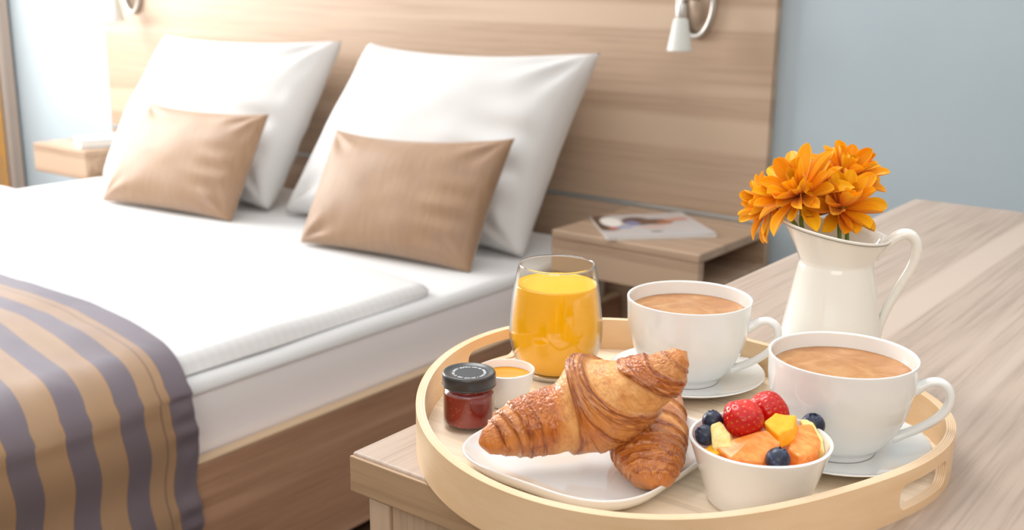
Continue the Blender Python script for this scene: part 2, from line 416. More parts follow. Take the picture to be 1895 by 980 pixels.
# mattress: soft box, top edge rounded and slightly sagging
def soft_slab(name, x0, x1, y0, y1, z0, zt, r, mat, parent=None, org=None, sag=0, nz=.004, nx=90, ny=110, side_wave=.002, sx=3.0):
    # closed superellipse-profile slab: section swept around; build as grid top + sides
    V = []; prof = []
    K = 10
    for k in range(K+1):
        a = PI/2*k/K
        prof.append((-r+r*math.sin(PI/2*k/K) if False else 0, 0))
    # parametrise border inset: rings from outside bottom -> outside top -> inward
    def outline(ins, n=220):
        pts = []
        ax0, ax1, ay0, ay1 = x0+ins, x1-ins, y0+ins, y1-ins
        c = max(.005, r*1.2-ins*.3)
        for cx, cy, a0 in ((ax1-c, ay1-c, 0), (ax0+c, ay1-c, PI/2), (ax0+c, ay0+c, PI), (ax1-c, ay0+c, 3*PI/2)):
            for q in range(9): a = a0+PI/2*q/8; pts.append((cx+c*math.cos(a), cy+c*math.sin(a)))
        # resample evenly between corner arcs
        pts.append(pts[0]); P = np.array(pts); L = np.r_[0, np.cumsum(np.linalg.norm(np.diff(P, axis=0), axis=1))]
        t = np.linspace(0, L[-1], n, endpoint=False)
        return np.c_[np.interp(t, L, P[:, 0]), np.interp(t, L, P[:, 1])]
    rings = []
    hs = [(0, z0)]+[(0, z0+(zt-r-z0)*q/3) for q in (1, 2, 3)]+[(r*(1-math.cos(PI/2*q/6)), zt-r+r*math.sin(PI/2*q/6)) for q in range(1, 7)]
    ins = r
    hw = min(x1-x0, y1-y0)/2
    while ins < hw*.97:
        ins += max(.02, (hw-r)/26); hs.append((min(ins, hw*.985), zt))
    n = 220
    for ins, z in hs:
        o = outline(ins, n)
        for x, y in o:
            dz = fbm((x, y, z), sx, 3)*nz*(1 if z > z0+.01 else 0); w = fbm((x, y, z*3), 3.5, 2)*side_wave*(1 if ins == 0 else 0)
            V.append((x+w, y+w, z+dz-(sag*math.exp(-ins*6) if z > z0+.03 else 0)))
    F = grid_faces(len(hs), n, False, True)
    F = [f[::-1] for f in F]
    F.append(tuple(range((len(hs)-1)*n, len(hs)*n))); F.append(tuple(range(n))[::-1])
    return mk(name, V, F, mat, parent, org)
soft_slab('mattress', -3.632, -1.613, .25, 2.555, .272, .452, .018, M_matt, bed, nz=.003)
def top_sheet():
    o = soft_slab('fitted_sheet', -3.634, -1.611, .248, 2.557, .43, .4565, .02, M_sheet, bed, nz=.003)
    return tag(o, 'bright white sheet top')
top_sheet()
dv = soft_slab('duvet', -3.60, -1.645, .30, 1.86, .4605, .492, .029, M_duvet, None, org=(-2.6, 1.0, .458), nz=.010, side_wave=.012, sx=2.6)
tag(dv, 'white striped damask duvet lying flat on the bed', 'duvet')

# bed runner: striped satin draped over the duvet and down the side of the bed
def runner():
    M = new_mat('striped_satin', (150, 130, 120), .62, **{'Specular IOR Level': .4, 'Sheen Weight': .5, 'Sheen Roughness': .35, 'Sheen Tint': (.75, .8, 1, 1)})
    uvm = nd(M, 'ShaderNodeUVMap'); sp = nd(M, 'ShaderNodeSeparateXYZ'); lk(M, uvm.outputs[0], sp.inputs[0])
    md = nd(M, 'ShaderNodeMath', operation='WRAP'); md.inputs[1].default_value = .0995; md.inputs[2].default_value = 0.0
    lk(M, sp.outputs[0], md.inputs[0])
    gt = nd(M, 'ShaderNodeMath', operation='GREATER_THAN'); gt.inputs[1].default_value = .0485; lk(M, md.outputs[0], gt.inputs[0])
    grey, tan = (112, 103, 112), (166, 136, 106)
    c = mix(M, gt.outputs[0], grey, tan)
    # fine orange edge lines and the hem seam
    def line(at, w, colr, c, src):
        s = nd(M, 'ShaderNodeMath', operation='SUBTRACT'); s.inputs[1].default_value = at; lk(M, src, s.inputs[0])
        a = nd(M, 'ShaderNodeMath', operation='ABSOLUTE'); lk(M, s.outputs[0], a.inputs[0])
        l = nd(M, 'ShaderNodeMath', operation='LESS_THAN'); l.inputs[1].default_value = w; lk(M, a.outputs[0], l.inputs[0])
        return mix(M, l.outputs[0], c, colr)
    c = line(.0497, .0014, (178, 138, 92), c, md.outputs[0]); c = line(.0985, .0008, (172, 138, 100), c, md.outputs[0])
    c = line(.066, .0016, (128, 100, 84), c, sp.outputs[0])
    n = noise_tex(M, coords(M), 14, 3); c = mix(M, .12, c, ramp(M, n, [(.3, (120, 100, 110)), (.7, (200, 180, 150))]), 'SOFT_LIGHT')
    lk(M, c, bsdf(M).inputs['Base Color'])
    n2 = noise_tex(M, coords(M, (30, 160, 160)), 1, 3); bump(M, n2, .12, .001)
    # arc path across the bed: over the top from left to right, round the corner, down the side
    xr = -1.572; zt = .512; rc = .055
    path = [(-3.60, zt)]
    path += [(x, zt) for x in np.linspace(-3.5, xr-rc-.09, 50)]
    path += [(xr-rc-.09+(.09+rc)*math.sin(a), zt-(rc+.02)*(1-math.cos(a))) for a in np.linspace(.05, PI/2, 22)]
    path += [(xr+.004*math.sin(k*.4), z) for k, z in enumerate(np.linspace(zt-rc-.03, .03, 40))]
    ny = 150; width = .92; V, U = [], []
    for i, (x, z) in enumerate(path):
        ye = 1.125 + .10*min(1, max(0, (xr-.02-x)/.45))**.8
        for j in range(ny):
            s = (j/(ny-1))**1.3*width; y = ye-s
            on_side = 1 if x > xr-.03 and z < zt-.06 else 0
            pucker = .0035*math.exp(-((s-.02)/.03)**2)*math.sin(z*105+2*math.sin(z*31))*on_side
            fold = .006*math.sin(y*21+z*3)*on_side*min(1, (zt-z)*3)
            top = fbm((x*1.2, y*3, .3), 3.0, 3)*.006*(1-on_side)
            V.append((x+pucker+fold, y+.004*math.sin(z*40)*on_side, z+top)); U.append((s, x))
    F = [f for f in grid_faces(len(path), ny)]
    o = mk('bed_runner', V, F, M, org=(-2.6, .8, .5), uv=U)
    md = o.modifiers.new('thickness', 'SOLIDIFY'); md.thickness = .005; md.offset = 1
    tag(o, 'grey and tan striped satin bed runner draped over the bed side', 'bed runner')
runner()

# pillows
def pillow(name, BL, BR, TL, TR, thick, mat, label, cat, group, seed, pinch=.055, front=1, wr=.008, exp=.42, sagtop=.0):
    n = 76; BL, BR, TL, TR = [np.array(p, float) for p in (BL, BR, TL, TR)]
    X = ((BR-BL)+(TR-TL))/2; Y = ((TL-BL)+(TR-BR))/2
    N = np.cross(X, Y); N /= np.linalg.norm(N)
    V = []
    for side in (1, -1):
        for i in range(n):
            for j in range(n):
                s, t = i/(n-1), j/(n-1)
                a, b = 2*s-1, 2*t-1
                ea = 1-abs(a)**2.2; eb = 1-abs(b)**2.2
                p = (1-s)*(1-t)*BL+s*(1-t)*BR+s*t*TR+(1-s)*t*TL
                # edges pull in between the corners
                p = p - X*np.sign(a)*abs(a)**3*pinch*.5*eb - Y*np.sign(b)*abs(b)**3*pinch*.5*ea
                p = p - Y*sagtop*ea*max(0, b)**2
                h = thick/2*(max(0, ea)*max(0, eb))**exp
                h = h*(1-.10*b)
                q = Vector((a*1.3+seed*3.1, b*1.3, side*.9))
                w = fbm(q, 1.0, 2)*wr*1.1
                # radiating folds at the corners
                for ca, cb in ((-1, -1), (1, -1), (1, 1), (-1, 1)):
                    dx, dy = a-ca, b-cb; d = math.hypot(dx, dy)+1e-5
                    w += wr*.7*math.sin(math.atan2(dy, dx)*9+seed+ca*2+cb)*math.exp(-((d-.28)/.28)**2)
                # cross folds on the right flank, as in a slumped pillow
                w += wr*.9*math.sin(b*17+3*a+seed)*math.exp(-((a-.72)/.25)**2)*math.exp(-((b+.2)/.45)**2)
                edge = min(1, 6*max(0, min(1-abs(a), 1-abs(b))))
                V.append(p+N*(side*h*(front if side > 0 else 1)+w*edge*side))
    F = grid_faces(n, n)
    k = n*n
    F = F[:]+[tuple(x+k for x in f[::-1]) for f in grid_faces(n, n)]
    F = [f[::-1] for f in F]
    rim = [i*n for i in range(n)]+[(n-1)*n+j for j in range(1, n)]+[i*n+n-1 for i in range(n-2, -1, -1)]+[j for j in range(n-2, 0, -1)]
    for a, b in zip(rim, rim[1:]+rim[:1]): F.append((a, a+k, b+k, b))
    org = (BL+BR)/2
    o = mk(name, V, F, mat, org=tuple(org))
    me = o.data; bm = bmesh.new(); bm.from_mesh(me); bmesh.ops.remove_doubles(bm, verts=bm.verts, dist=.0004); bmesh.ops.recalc_face_normals(bm, faces=bm.faces); bm.to_mesh(me); bm.free(); me.shade_smooth()
    return tag(o, label, cat, group)
g = 'large white pillows against the headboard'
pillow('pillow', (-2.60, 2.24, .464), (-1.69, 2.255, .464), (-2.475, 2.50, .975), (-1.625, 2.50, .985), .25, M_pillow,
       'large white pillow on the right half of the bed, behind a brown cushion', 'pillow', g, 1, .07, wr=.014, exp=.38, sagtop=.03)
pillow('pillow', (-3.52, 2.20, .468), (-2.66, 2.22, .468), (-3.50, 2.49, .960), (-2.60, 2.50, .975), .25, M_pillow,
       'large white pillow on the left half of the bed, nearer the window', 'pillow', g, 4, .07, wr=.014, exp=.38, sagtop=.02)
g = 'small brown cushions on the bed'
pillow('cushion', (-2.27, 2.00, .462), (-1.705, 2.055, .46), (-2.285, 2.165, .757), (-1.67, 2.19, .787), .14, M_brown,
       'brown satin cushion on the right, leaning on the nearer white pillow', 'cushion', g, 2, .05, wr=.006, sagtop=.05)
pillow('cushion', (-3.20, 1.985, .462), (-2.635, 2.055, .46), (-3.155, 2.165, .768), (-2.575, 2.17, .776), .13, M_brown,
       'brown satin cushion on the left, leaning on the farther white pillow', 'cushion', g, 5, .05, wr=.006, sagtop=.02)

# ------------------------------------------------------------------ desk
DZ = .842
dk = thing('desk', (.1, 1.1, 0), 'long light wood desk carrying the breakfast tray', 'desk')
box('desk_top', (-.541, .518, DZ-.030), (1.0, 1.757, DZ), M_desktop, dk, bev=.0022, seg=3)
box('front_edge', (-.541, .5155, DZ-.030), (1.0, .5185, DZ-.0022), M_deskx, dk, bev=.0008)
box('side_panel', (-.528, .521, .0), (-.508, 1.74, DZ-.034), M_deskz, dk, bev=.0012)
box('front_panel', (-.5078, .524, .0), (.98, .544, DZ-.0305), M_deskz, dk, bev=.001)
box('side_panel', (.96, .545, .0), (.98, 1.74, DZ-.0305), M_deskz, dk, bev=.001)

# ------------------------------------------------------------------ tray
TC = np.array([-.376, .675]); FZ = .847; RZ = .875; TT = .0065
FS = [0.189, -.0029, .0015, .0063, -.0003, -.003, .0133, -.003, .0012]
def trad(a):
    r = FS[0]
    for k in range(1, 5): r += FS[2*k-1]*math.cos(k*a)+FS[2*k]*math.sin(k*a)
    d = (math.degrees(a)-108+180) % 360-180
    return r+.007*math.exp(-(d/20)**2)
def tpt(a, off, z):
    # point of the outline moved inward by off along its normal
    e = 1e-3; p = lambda t: np.array([trad(t)*math.cos(t), trad(t)*math.sin(t)])
    tg = p(a+e)-p(a-e); tg /= np.linalg.norm(tg); nrm = np.array([-tg[1], tg[0]])
    q = TC+p(a)+nrm*off
    return (q[0], q[1], z)
tray = thing('serving_tray', (TC[0], TC[1], DZ), 'pale birch plywood serving tray with oblong hand holes on the desk', 'tray')
def tray_wall():
    slots = [(math.radians(4.6), math.radians(9.2)), (math.radians(168.5), math.radians(9.2))]
    zlo, zhi = .848, .8660
    per = .19
    pts, holes = [], []
    z0, z1 = DZ, RZ
    # work in (angle, z) with z scaled so that units are comparable
    A0 = -PI/2-.3
    na = 360
    angs = [A0+2*PI*i/na for i in range(na)]
    V2, edges = [], []
    cols = na
    for i in range(na+1):
        for z in (z0, z1): V2.append((A0+2*PI*i/na, z/per))
    def add_loop(loop):
        s = len(V2); V2.extend(loop); k = len(loop); edges.extend([(s+i, s+(i+1) % k) for i in range(k)]); return list(range(s, s+k))
    loops = []
    for ca, ha in slots:
        if ca > A0+2*PI: ca -= 2*PI
        cr = .0068; hz = (zhi-zlo)/2; zc = (zlo+zhi)/2; lp = []
        for sx, sz, a0 in ((1, 1, 0), (-1, 1, PI/2), (-1, -1, PI), (1, -1, 3*PI/2)):
            for q in range(9):
                a = a0+PI/2*q/8
                lp.append((ca+sx*(ha-cr/per)+cr/per*math.cos(a), (zc+sz*(hz-cr)+cr*math.sin(a))/per))
        # subdivide long sides
        out = []
        for p, q in zip(lp, lp[1:]+lp[:1]):
            d = math.hypot(p[0]-q[0], p[1]-q[1]); m_ = max(1, int(d/.02))
            out += [(p[0]+(q[0]-p[0])*k/m_, p[1]+(q[1]-p[1])*k/m_) for k in range(m_)]
        loops.append(add_loop(out))
    n2 = len(V2)
    # outer rectangle edges
    e2 = []
    for i in range(na): e2 += [(2*i, 2*i+2), (2*i+1, 2*i+3)]
    e2 += [(0, 1), (2*na, 2*na+1)]
    vs, es, fs, ov, oe, of = delaunay_2d_cdt([Vector(v) for v in V2], e2+edges, [], 1, 1e-6)
    def inside(p, poly):
        c_ = False; j = len(poly)-1
        for i in range(len(poly)):
            if (poly[i][1] > p[1]) != (poly[j][1] > p[1]) and p[0] < (poly[j][0]-poly[i][0])*(p[1]-poly[i][1])/(poly[j][1]-poly[i][1])+poly[i][0]: c_ = not c_
            j = i
        return c_
    polys = [[V2[i] for i in lp] for lp in loops]
    tris = []
    for f in fs:
        cx = sum(vs[i][0] for i in f)/3; cy = sum(vs[i][1] for i in f)/3
        if any(inside((cx, cy), p) for p in polys): continue
        tris.append(f)
    N_ = len(vs); V, U = [], []
    for off, u in ((0, 0), (TT, 1)):
        for v in vs: V.append(tpt(v[0], off, v[1]*per)); U.append((u, v[1]))
    F = [tuple(f) for f in tris]+[tuple(i+N_ for i in f[::-1]) for f in tris]
    rev = {}
    for i, o in enumerate(ov):
        for j in o: rev[j] = i
    for lp in loops:
        for a, b in zip(lp, lp[1:]+lp[:1]):
            a, b = rev[a], rev[b]; F.append((a, b, b+N_, a+N_))
    # rim (slightly rounded) and underside
    for i in range(na):
        a, b = rev[2*i+1], rev[2*i+3]; F.append((a+N_, b+N_, b, a))
        a, b = rev[2*i], rev[2*i+2]; F.append((a, b, b+N_, a+N_))
    o = mk('tray_wall', V, F, M_ply, tray, smooth=False, uv=U)
    bm = bmesh.new(); bm.from_mesh(o.data); bmesh.ops.remove_doubles(bm, verts=bm.verts, dist=1e-5); bmesh.ops.recalc_face_normals(bm, faces=bm.faces)
    for f in bm.faces:
        f.smooth = abs(f.normal.z) < .2
    for e in bm.edges:
        e.smooth = e.calc_face_angle(0) < math.radians(35)
    bm.to_mesh(o.data); bm.free()
tray_wall()
V = [tpt(2*PI*i/240, TT+.00005, FZ) for i in range(240)]+[tpt(2*PI*i/240, TT+.00005, DZ+.0005) for i in range(240)]
F = [tuple(range(240)), tuple(range(240, 480))[::-1]]+[(i, i+240, (i+1) % 240+240, (i+1) % 240) for i in range(240)]
mk('tray_bottom', V, F, M_birch, tray, smooth=False)

# ------------------------------------------------------------------ crockery
def saucer(c, label):
    t = tag(lathe('saucer', fine([(0, .0042), (.020, .0042), (.0262, .0042), (.0275, .0046), (.032, .0050), (.045, .0072), (.056, .0100), (.0630, .0126), (.0640, .0131), (.0645, .0126), (.0640, .0117), (.056, .0078), (.046, .0040), (.036, .0012), (.034, .0001), (.031, .0001), (.030, .0014), (0, .0014)], 90),
                  (c[0], c[1], FZ), M_porc, None, 128, org=(c[0], c[1], FZ)), label, 'saucer', 'white saucers under the coffee cups')
    return t
CUPR = (-.2616, .7245); CUPL = (-.4150, .7830)
saucer(CUPR, 'white saucer under the nearer coffee cup at right')
saucer(CUPL, 'white saucer under the farther coffee cup at left')

M_coffee = new_mat('coffee_crema', (196, 140, 92), .22, **{'Subsurface Weight': .05})
cv = coords(M_coffee)
n1 = noise_tex(M_coffee, cv, 38, 5, .6, .8); n2 = noise_tex(M_coffee, cv, 900, 2, .6)
c1 = ramp(M_coffee, n1, [(.32, (168, 110, 62)), (.5, (188, 132, 80)), (.68, (206, 158, 108))])
vor = nd(M_coffee, 'ShaderNodeTexVoronoi'); vor.inputs['Scale'].default_value = 520; lk(M_coffee, cv, vor.inputs['Vector'])
dots = ramp(M_coffee, vor.outputs['Distance'], [(.08, (140, 96, 60)), (.2, (255, 255, 255))])
lk(M_coffee, mix(M_coffee, .4, c1, dots, 'MULTIPLY'), bsdf(M_coffee).inputs['Base Color']); bump(M_coffee, n2, .15, .0004)
def coffee_cup(c, hang, label):
    z = FZ+.0044
    t = thing('coffee_cup', (c[0], c[1], z), label, 'cup', 'white coffee cups')
    out = [(.0262, 0), (.0272, .0006), (.0278, .0030), (.0290, .0052), (.0350, .0105), (.0418, .0215), (.0472, .0350), (.0500, .0500), (.0509, .0640), (.0512, .0700), (.0507, .0710), (.0498, .0710)]
    inn = [(.0490, .0700), (.0485, .0640), (.0472, .0500), (.0452, .0360), (.0400, .0230), (.0330, .0125), (.020, .0078), (0, .0070)]
    lathe('cup_body', np.vstack([[(0, .0012), (.022, .0012), (.0242, .0002)], fine(out, 70), fine(inn, 50)]), (c[0], c[1], z), M_porc, t, 128)
    zc = .0595
    rc = float(np.interp(zc, [p[1] for p in inn[::-1]], [p[0] for p in inn[::-1]]))
    lathe('coffee', [(0, zc), (rc*.9, zc), (rc*.985, zc+.0002), (rc+.0004, zc+.0006), (rc-.001, zc-.002), (0, zc-.002)], (c[0], c[1], z), M_coffee, t, 96)
    a = hang; d = np.array([math.cos(a), math.sin(a), 0]); o = np.array([c[0], c[1], z])
    pth = [(.0485, .0500), (.0530, .0525), (.0590, .0560), (.0655, .0565), (.0710, .0525), (.0728, .0450), (.0705, .0365), (.0640, .0285), (.0540, .0210), (.0440, .0155), (.0375, .0125)]
    P3 = [o+d*r+np.array([0, 0, h]) for r, h in pth]
    sd = np.cross(d, (0, 0, 1))
    tube('cup_handle', P3, [.0075, .0052, .0045, .0044, .0044, .0044, .0043, .0042, .0044, .0060], M_porc, t, 90, 24, .72, side=sd*1.0)
    return t
# flattened tubes: side vector gives the wide axis
coffee_cup(CUPR, math.radians(22), 'white cup of crema coffee nearest the camera, behind the fruit bowl')
coffee_cup(CUPL, math.radians(20), 'white cup of crema coffee farther back, behind the croissant')

# square dessert plate with rounded corners
def plate():
    # corners measured on the tray
    Q = np.array([(-.4630, .5215), (-.4570, .6840), (-.3140, .6820), (-.3160, .5200)])
    ctr = Q.mean(0)
    n = 160
    def outline(scale, rr):
        P = ctr+(Q-ctr)*scale; pts = []
        k = len(P)
        for i in range(k):
            p, a, b = P[i], P[i-1], P[(i+1) % k]
            u = (a-p)/np.linalg.norm(a-p); v = (b-p)/np.linalg.norm(b-p)
            d = rr
            for q in range(15):
                s = q/14; p0, p1, p2 = p+u*d, p, p+v*d
                pts.append((1-s)**2*p0+2*s*(1-s)*p1+s*s*p2)
        pts.append(pts[0]); P = np.array(pts); L = np.r_[0, np.cumsum(np.linalg.norm(np.diff(P, axis=0), axis=1))]
        t = np.linspace(0, L[-1], n, endpoint=False)
        return np.c_[np.interp(t, L, P[:, 0]), np.interp(t, L, P[:, 1])]
    prof = fine([(.0, .0062), (.60, .0062), (.76, .0066), (.86, .0084), (.94, .0125), (.985, .0160), (.998, .0168), (1.006, .0163), (1.004, .0150), (.97, .0105), (.89, .0045), (.80, .0010), (.76, .0001), (.73, .0001), (.71, .0014), (.0, .0014)], 70)
    V, F, prev = [], [], None
    rows = []
    for s, z in prof:
        s = max(s, .002); o = outline(s, .052*min(1, s)**1.0)
        rows.append(len(V)); V += [(p[0], p[1], FZ+z) for p in o]
    F = [f[::-1] for f in grid_faces(len(prof), n, False, True)]
    o = mk('plate', V, F, M_porc, org=(ctr[0], ctr[1], FZ))
    bm = bmesh.new(); bm.from_mesh(o.data); bmesh.ops.remove_doubles(bm, verts=bm.verts, dist=.0003); bmesh.ops.recalc_face_normals(bm, faces=bm.faces); bm.to_mesh(o.data); bm.free(); o.data.shade_smooth()
    tag(o, 'white square plate with rounded corners under the croissants', 'plate')
plate()

# fruit bowl (dish)
BC = (-.2735, .6215)
lathe_prof = np.vstack([[(0, .0015), (.0285, .0015), (.0300, .0001), (.0316, .0004)], fine([(.0325, .0030), (.0375, .0180), (.0425, .0340), (.0452, .0425), (.0450, .0434), (.0440, .0437), (.0430, .0430), (.0400, .0330), (.0350, .0180), (.0310, .0070), (.0280, .0050)], 60), [(0, .0045)]])
bowl = tag(lathe('bowl', lathe_prof, (BC[0], BC[1], FZ), M_porc, None, 128, org=(BC[0], BC[1], FZ)), 'white tapered porcelain bowl heaped with cut fruit and berries', 'bowl')
# honey bowl
HC = (-.5045, .6525)
hbw = thing('honey_bowl', (HC[0], HC[1], FZ), 'small white bowl of honey behind the jam jar', 'bowl')
lathe('bowl_body', np.vstack([[(0, .001), (.0125, .001), (.0135, .0001)], fine([(.0150, .0008), (.0175, .0060), (.0205, .0150), (.0222, .0250), (.0227, .0286), (.0222, .0294), (.0214, .0292), (.0208, .0250), (.0192, .0150), (.0165, .0070), (.012, .0045)], 50), [(0, .004)]]), (HC[0], HC[1], FZ), M_porc, hbw, 96)
M_honey = new_mat('honey', (238, 150, 18), .06, **{'Subsurface Weight': .3, 'Subsurface Radius': (.02, .01, .002), 'Subsurface Scale': .3})
lathe('honey', [(0, .0230), (.0200, .0230), (.0206, .0234), (.0205, .0220), (0, .0215)], (HC[0], HC[1], FZ), M_honey, hbw, 64)

# jam jar
JC = (-.4980, .5990)
jar = thing('jam_jar', (JC[0], JC[1], FZ), 'small glass jar of red jam with a black lid at tray left', 'jar')
lathe('jar_glass', fine([(0, .0012), (.012, .0010), (.0155, .0002), (.0182, .0022), (.0192, .0055), (.0193, .0200), (.0192, .0275), (.0182, .0302), (.0172, .0315), (.0170, .0345), (.0170, .0365), (.0158, .0365), (.0158, .0330), (.0162, .0312), (.0184, .0285), (.0187, .0260), (.0187, .0070), (.0178, .0042), (.014, .0034), (0, .0036)], 120), (JC[0], JC[1], FZ), M_glass, jar, 96)
M_jam = new_mat('strawberry_jam', (120, 16, 10), .25, **{'Subsurface Weight': .15, 'Subsurface Radius': (.01, .002, .001), 'Subsurface Scale': .3})
jv = nd(M_jam, 'ShaderNodeTexVoronoi'); jv.inputs['Scale'].default_value = 420; lk(M_jam, coords(M_jam), jv.inputs['Vector'])
jn = noise_tex(M_jam, coords(M_jam), 60, 3)
lk(M_jam, mix(M_jam, 1.0, ramp(M_jam, jn, [(.3, (116, 14, 8)), (.7, (142, 24, 14))]), ramp(M_jam, jv.outputs['Distance'], [(.05, (255, 190, 120)), (.12, (0, 0, 0))]), 'ADD'), bsdf(M_jam).inputs['Base Color'])
lathe('jam', fine([(0, .0040), (.0135, .0038), (.0174, .0048), (.0184, .0078), (.0185, .0255), (.0180, .0284), (.0160, .0312), (.0155, .0330), (0, .0330)], 60), (JC[0], JC[1], FZ), M_jam, jar, 80)
lid = lathe('jar_lid', fine([(0, .0425), (.0120, .0425), (.0150, .0426), (.0180, .0437), (.0192, .0436), (.0200, .0424), (.0202, .0400), (.0202, .0350), (.0205, .0343), (.0203, .0337), (.0196, .0340), (.0190, .0346)], 70), (JC[0], JC[1], FZ), M_black, jar, 96)
def ring_text(parent, c, z, R, size, text):
    bm = bmesh.new(); n = len(text); cache = {}
    dg = None
    fc = bpy.data.curves.new('glyph', 'FONT'); fc.size = size; fc.extrude = .00004; fc.align_x = 'CENTER'; fc.offset = size*.02
    fo = bpy.data.objects.new('glyph', fc); COL.objects.link(fo)
    for i, ch in enumerate(text):
        if ch == ' ': continue
        fc.body = ch
        bpy.context.view_layer.update()
        me = bpy.data.meshes.new_from_object(fo.evaluated_get(bpy.context.evaluated_depsgraph_get()))
        a = START-2*PI*i/n
        mt = Matrix.Translation((c[0], c[1], z)) @ Matrix.Rotation(a-PI/2, 4, 'Z') @ Matrix.Translation((0, R, 0))
        me.transform(mt); bm.from_mesh(me); bpy.data.meshes.remove(me)
    bpy.data.objects.remove(fo); bpy.data.curves.remove(fc)
    bm.verts.index_update()
    return from_bm('lid_lettering', bm, M_print, parent, smooth=False)
# text reads clockwise; its start faces the camera's right-front
START = math.radians(-31)
ring_text(lid, JC, FZ+.04256, .0110, .0025, 'DO NOT USE IF THE SAFETY BUTTON CAN BE PRESSED DOWN / ')

# juice glass
GC = (-.5130, .7320)
gl = thing('juice_glass', (GC[0], GC[1], FZ), 'stemless glass of orange juice at the back of the tray', 'glass')
go = [(0, .0008), (.018, .0006), (.0225, .0001), (.0252, .0010), (.0290, .0060), (.0345, .0160), (.0385, .0290), (.0396, .0400), (.0388, .0540), (.0368, .0720), (.0340, .0880), (.0322, .0962), (.0316, .0970)]
gi = [(.0311, .0964), (.0329, .0880), (.0357, .0720), (.0377, .0540), (.0385, .0400), (.0374, .0290), (.0334, .0170), (.0280, .0090), (.0220, .0058), (0, .0052)]
lathe('glass_body', np.vstack([fine(go, 90), fine(gi, 80)]), (GC[0], GC[1], FZ), M_glass, gl, 128)
M_rimglass = new_mat('solid_clear_glass', (255, 255, 255), .0, **{'Transmission Weight': 1.0, 'IOR': 1.48})
lathe('glass_rim', [(.0313+.0009*math.cos(a), .0969+.0008*math.sin(a)) for a in np.linspace(0, 2*PI, 17)], (GC[0], GC[1], FZ), M_rimglass, gl, 128)
lathe('glass_base', fine([(0, .0044), (.0205, .0046), (.0258, .0062), (.0270, .0052), (.0240, .0016), (.0215, .0008), (0, .0010)], 40), (GC[0], GC[1], FZ), M_rimglass, gl, 96)
M_juice = new_mat('orange_juice', (255, 188, 0), .12, **{'Subsurface Weight': .1, 'Subsurface Radius': (.02, .012, .002), 'Subsurface Scale': .4})
ji = [(r-.0004, z) for r, z in gi if z < .08]
zj = .0800; rj = float(np.interp(zj, [p[1] for p in gi[::-1]], [p[0] for p in gi[::-1]]))-.0004
lathe('juice', np.vstack([[(0, zj), (rj*.8, zj), (rj*.985, zj+.0002), (rj, zj+.0007)], fine([(rj, zj)]+ji[1:] if False else [(rj+.0001, zj-.001)]+[p for p in ji], 70)]), (GC[0], GC[1], FZ), M_juice, gl, 96)

# ------------------------------------------------------------------ pitcher
PC = (-.3285, .8740)
pit = thing('pitcher', (PC[0], PC[1], DZ), 'cream enamel pitcher holding orange flowers behind the tray', 'pitcher')
SP = math.radians(37.4+180-8)   # spout direction (to the camera's left)
def pitcher_body():
    n = 128
    out = [(.0470, .0000), (.0476, .0010), (.0468, .0040), (.0430, .0300), (.0385, .0600), (.0340, .0880), (.0314, .1020), (.0302, .1065), (.0306, .1090), (.0335, .1150), (.0372, .1215), (.0402, .1262)]
    V = []; rows = 0
    def spout(r, z, th):
        w = max(0, min(1, (z-.106)/.021)); k = .5+.5*math.cos(th-SP)
        return r+w*(.0060*k**4-.0005), z+w*(.0135*k**1.3)
    prof = [(r, z, 0) for r, z in fine(out, 80)]
    prof += [(.0412, .1265, 0), (.0419, .1272, 0), (.0421, .1281, 0), (.0414, .1288, 0), (.0403, .1285, 0), (.0396, .1277, 0)]
    prof += [(r-.0012, z, 0) for r, z in fine(out, 40)[::-1] if z < .125 and z > .004]
    prof += [(.03, .004, 0), (.0002, .004, 0)]
    pr0 = [(.0002, .001, 0), (.044, .001, 0)]
    prof = pr0+prof
    for r, z, _ in prof:
        for j in range(n):
            th = 2*PI*j/n; rr, zz = spout(r, z, th)
            V.append((PC[0]+rr*math.cos(th), PC[1]+rr*math.sin(th), DZ+zz))
    F = grid_faces(len(prof), n, False, True); F = [f[::-1] for f in F]
    mk('pitcher_body', V, F, M_cream, pit)
    # dark hairline under the rim bead
    pth = []
    for j in range(97):
        th = 2*PI*j/96; rr, zz = spout(.0409, .1261, th); pth.append((PC[0]+rr*math.cos(th), PC[1]+rr*math.sin(th), DZ+zz))
    o = tube('rim_line', pth, .00035, M_greyline, pit, 192, 8)
pitcher_body()
hd = SP+PI-.02; d = np.array([math.cos(hd), math.sin(hd), 0]); o3 = np.array([PC[0], PC[1], DZ])
hp = [(.0300, .1110), (.0345, .1165), (.0415, .1255), (.0495, .1315), (.0570, .1315), (.0622, .1250), (.0628, .1150), (.0600, .1040), (.0545, .0920), (.0485, .0790), (.0430, .0650), (.0395, .0520), (.0390, .0450)]
tube('pitcher_handle', [o3+d*r+np.array([0, 0, h]) for r, h in hp], [.0050, .0062, .0064, .0062, .0060, .0058, .0054, .0050, .0046, .0042], M_cream, pit, 100, 22, .75, side=np.cross(d, (0, 0, 1)))

